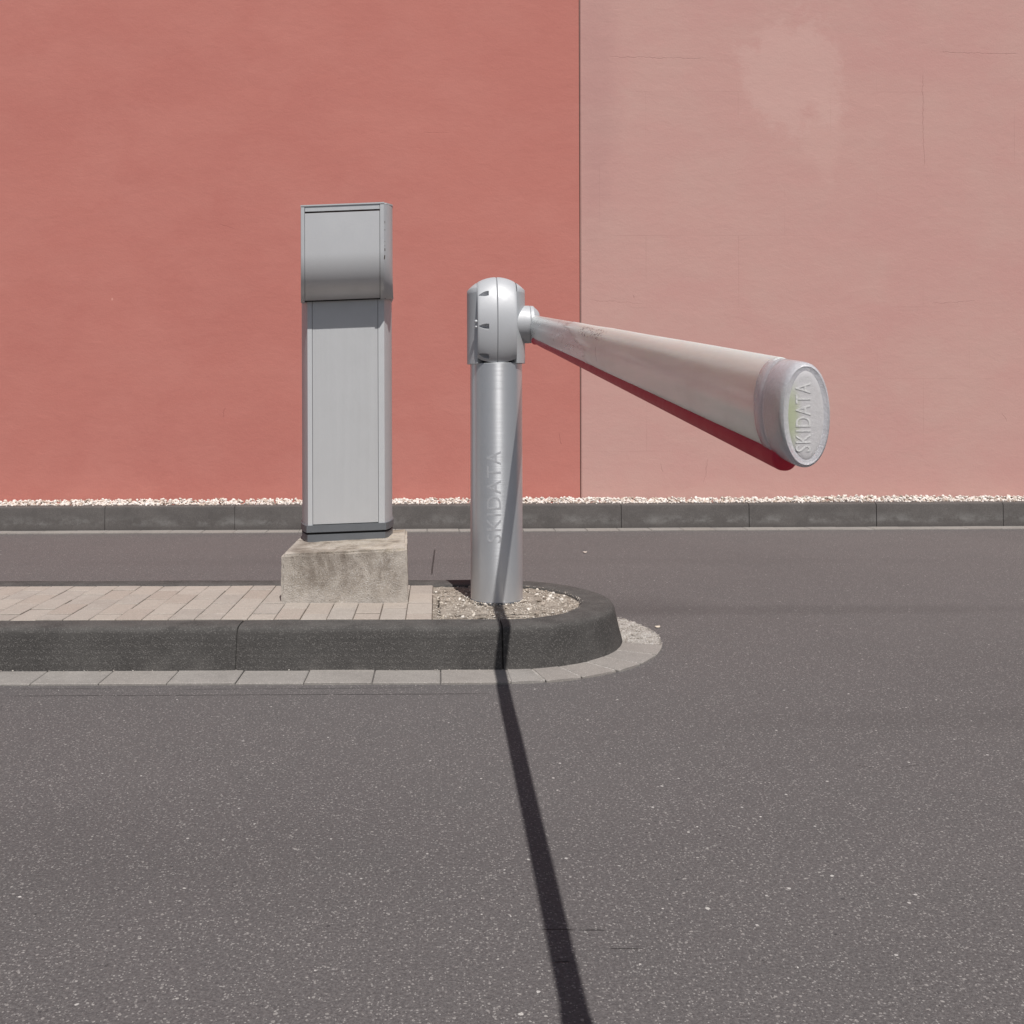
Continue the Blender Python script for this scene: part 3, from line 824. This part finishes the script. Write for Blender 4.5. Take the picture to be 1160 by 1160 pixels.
# hub on the right of the drum
def xcyl(bm, segs, cy, cz, n=72):
    sections(bm, [[(x, cy + r*math.cos(2*PI*i/n), cz + r*math.sin(2*PI*i/n)) for i in range(n)] for x, r in segs])
HUBZ = 1.331
bm = bmesh.new(); xcyl(bm, [(.325, .0800), (.340, .0808), (.388, .0808), (.3905, .079)], BY-.010, HUBZ); hub = link('hub', bm, SILVER2, bg, smooth=True, angle=30)
bm = bmesh.new(); xcyl(bm, [(.389, .077), (.392, .077)], BY-.010, HUBZ); link('hub_gap', bm, BLACK, hub)
bm = bmesh.new(); xcyl(bm, [(.3915, .079), (.393, .0803), (.405, .079), (.4250, .060), (.4310, .050), (.434, .030)], BY-.010, HUBZ); link('hub_cap', bm, SILVER, hub, smooth=True, angle=30)
bm = bmesh.new(); xcyl(bm, [(.329, .092), (.3315, .092)], BY-.008, HUBZ); link('hub_shade_ring', bm, BLACK, hub, smooth=True, angle=30)  # black ring stands in for the shadowed groove round the hub

# boom
P0 = Vector((.4080, 4.285, 1.3115)); P1 = Vector((.3645, 1.075, 1.0075)); ax = (P1-P0).normalized()
def bp(y):            # axis point at depth y
    return P0 + (P1-P0)*((y-P0.y)/(P1.y-P0.y))
def oval(c, w, h, n=72, sq=2.0001):
    out = []
    for i in range(n):
        t = 2*PI*i/n; cc, ss = math.cos(t), math.sin(t)
        zz = math.copysign(abs(ss)**(2/sq), ss)
        rib = 1 + (.045*math.cos(7.5*zz + .6)*(1-zz*zz) if sq == 2.0001 else 0)
        out.append(Vector((c.x + w/2*math.copysign(abs(cc)**(2/sq), cc)*rib, c.y, c.z + h/2*zz)))
    return out
BW, BH = .0430, .1055
bm = bmesh.new(); rings = []
for y, k in [(4.300, .60), (4.292, .86), (4.280, .97), (4.262, 1.0)] + [(4.2 - .2*i, 1) for i in range(15)] + [(1.078, 1)]:
    rings.append(oval(bp(y), BW*k, BH*k))
sections(bm, rings); boom = link('boom', bm, BOOMM, bg, smooth=True, angle=50)
# film: a thin sleeve over the outer part, its inner end ragged
bm = bmesh.new(); n = 72; rings = []
ys = [2.72, 2.70] + [2.64 - .06*i for i in range(26)] + [1.082]
for q, y in enumerate(ys):
    ring = []
    for i, p in enumerate(oval(bp(y), BW+.0018, BH+.0018, n)):
        t = 2*PI*i/n
        dy = 0
        if q < 4:
            dy = (.22*math.sin(t) + .13*math.sin(3*t+1) + .05*math.sin(9*t) + .035*math.sin(17*t)) * (1, .97, .5, .25)[q]
        c = bp(y+dy) + (p - bp(y)); 
        k = .0006*math.sin(t*5 + y*9)*(1 if y > 2.2 else .3)
        c += (p-bp(y)).normalized()*(k if q else -.0012)
        ring.append(c)
    rings.append(ring)
sections(bm, rings, cap=True); link('reflective_film', bm, FILM, boom, smooth=True, angle=60)
# red tube under the boom
bm = bmesh.new(); rings = []; n = 28
def tube_c(y): return bp(y) + Vector((-.004 - .006*max(0, min(1, (y-3.6)/.6)), 0, -BH/2 + .0015))
for y, k in [(4.200, .3), (4.196, .75), (4.188, 1.12), (4.170, 1.12), (4.160, .8), (4.0, .85)] + [(3.8-.3*i, 1) for i in range(9)] + [(1.062, 1), (1.056, .93), (1.053, .6)]:
    c = tube_c(y); r = .0130*k
    rings.append([Vector((c.x + r*math.cos(2*PI*i/n), c.y, c.z + r*math.sin(2*PI*i/n))) for i in range(n)])
sections(bm, rings); link('rubber_edge', bm, REDRUB, boom, smooth=True, angle=50)
# end cap: flange, body, dished face
bm = bmesh.new(); rings = []
for y, w, h in [(1.098, .0470, .1015), (1.095, .0505, .1045), (1.070, .0510, .1050), (1.067, .0496, .1036), (1.063, .0510, .1050), (1.020, .0520, .1055), (1.010, .0510, .1045), (1.0055, .0478, .1010), (1.0042, .0445, .0975), (1.0052, .0410, .0935)]:
    rings.append(oval(bp(1.06) + (bp(y)-bp(1.06)), w, h, 72, 2.1))
sections(bm, rings); ec = link('end_cap', bm, CLEAR, boom, smooth=True, angle=35)
bm = bmesh.new(); sections(bm, [oval(bp(1.066), .034, .086, 72, 2.0), oval(bp(1.0165), .0335, .0845, 72, 2.0), oval(bp(1.0145), .0315, .0825, 72, 2.0)])
link('cap_core', bm, MILKY, ec, smooth=True, angle=35)
bm = bmesh.new(); sections(bm, [oval(bp(1.0095), .0395, .0925, 72, 2.0), oval(bp(1.0066), .0400, .0925, 72, 2.0), oval(bp(1.0052), .0350, .0880, 72, 2.0), oval(bp(1.0046), .0260, .0780, 72, 2.0)])
link('cap_face', bm, MILKY, ec, smooth=True, angle=35)
tb = text_mesh('SKIDATA', .02)
xs_ = [v_.co.x for v_ in tb.verts]; ys_ = [v_.co.y for v_ in tb.verts]; L = max(xs_)-min(xs_); Hh = max(ys_)-min(ys_)
bmesh.ops.triangulate(tb, faces=tb.faces[:])
for v_ in tb.verts: v_.co.x *= .068/L; v_.co.y *= .0150/Hh
ex = bmesh.ops.extrude_face_region(tb, geom=tb.faces[:]); top = set(v_ for v_ in ex['geom'] if isinstance(v_, bmesh.types.BMVert))
fc = bp(1.0046)
for v_ in tb.verts:
    up, side = v_.co.x, -v_.co.y
    v_.co = Vector((fc.x + side - .0022, fc.y - (.00045 if v_ in top else -.0006), fc.z + up - .002))
link('lettering', tb, CLEAR2, ec)

# ------------------------------------------------------------------ litter on the road
def chip(name, px, py, w, d, label, cat, mat):
    Y = F*H/(py-PY); X = (px-PX)*Y/F
    bm = bmesh.new(); n = 9
    pts = [(X + w*math.cos(2*PI*i/n)*random.uniform(.6, 1.1), Y + d*math.sin(2*PI*i/n)*random.uniform(.6, 1.1)) for i in range(n)]
    vs = prism(bm, pts, .001, .004)
    for v_ in vs: v_.co.z += .5*(v_.co.x-X)**2/w + abs(v_.co.y-Y)*.12
    tag(link(name, bm, mat, loc=(X, Y, 0), smooth=True, angle=40), label, cat)
chip('dry_leaf', 744, 712, .014, .012, 'small dry pale leaf lying on the asphalt beside the rounded kerb nose', 'leaf', LEAF)
chip('paper_scrap', 662, 627, .014, .02, 'tiny pale paper scrap lying on the asphalt near the far kerb', 'scrap', PEBBLE)

# ------------------------------------------------------------------ light
Ld = Vector((-.141, .571, -1)).normalized()
sun = bpy.data.lights.new('sun', 'SUN'); sun.energy = 5.0; sun.angle = math.radians(.5); sun.color = (1, .968, .925)
so = bpy.data.objects.new('sun', sun); C.objects.link(so); so.rotation_euler = Ld.to_track_quat('-Z', 'Y').to_euler(); so.location = (2, -4, 8)
w = bpy.data.worlds.new('World'); scene.world = w; w.use_nodes = True
nt = w.node_tree; bgd = nt.nodes['Background']; sky = nt.nodes.new('ShaderNodeTexSky'); sky.sky_type = 'NISHITA'; sky.sun_disc = False
sky.sun_elevation = math.asin(-Ld.z); sky.sun_rotation = math.atan2(-Ld.x, -Ld.y)
sky.dust_density = 2.5; sky.air_density = 1.0; sky.ozone_density = 1.0
nt.links.new(sky.outputs[0], bgd.inputs['Color']); bgd.inputs['Strength'].default_value = .052

# ------------------------------------------------------------------ camera
cam = bpy.data.cameras.new('camera'); co = bpy.data.objects.new('camera', cam); C.objects.link(co)
co.location = (0, 0, H); co.rotation_euler = Matrix.Rotation(.003, 3, 'Y').to_4x4().to_3x3().to_euler()
co.rotation_euler = (Matrix.Rotation(.003, 3, 'Y') @ Matrix.Rotation(PI/2, 3, 'X')).to_euler()
cam.sensor_width = 36; cam.lens = F/1160*36; cam.shift_x = (580-PX)/1160; cam.shift_y = -(580-PY)/1160
cam.clip_start = .05; cam.clip_end = 500
scene.camera = co
scene.render.engine = 'CYCLES'
scene.render.resolution_x = scene.render.resolution_y = 1024
scene.view_settings.view_transform = 'Standard'; scene.view_settings.look = 'None'
scene.view_settings.exposure = 0; scene.view_settings.gamma = 1
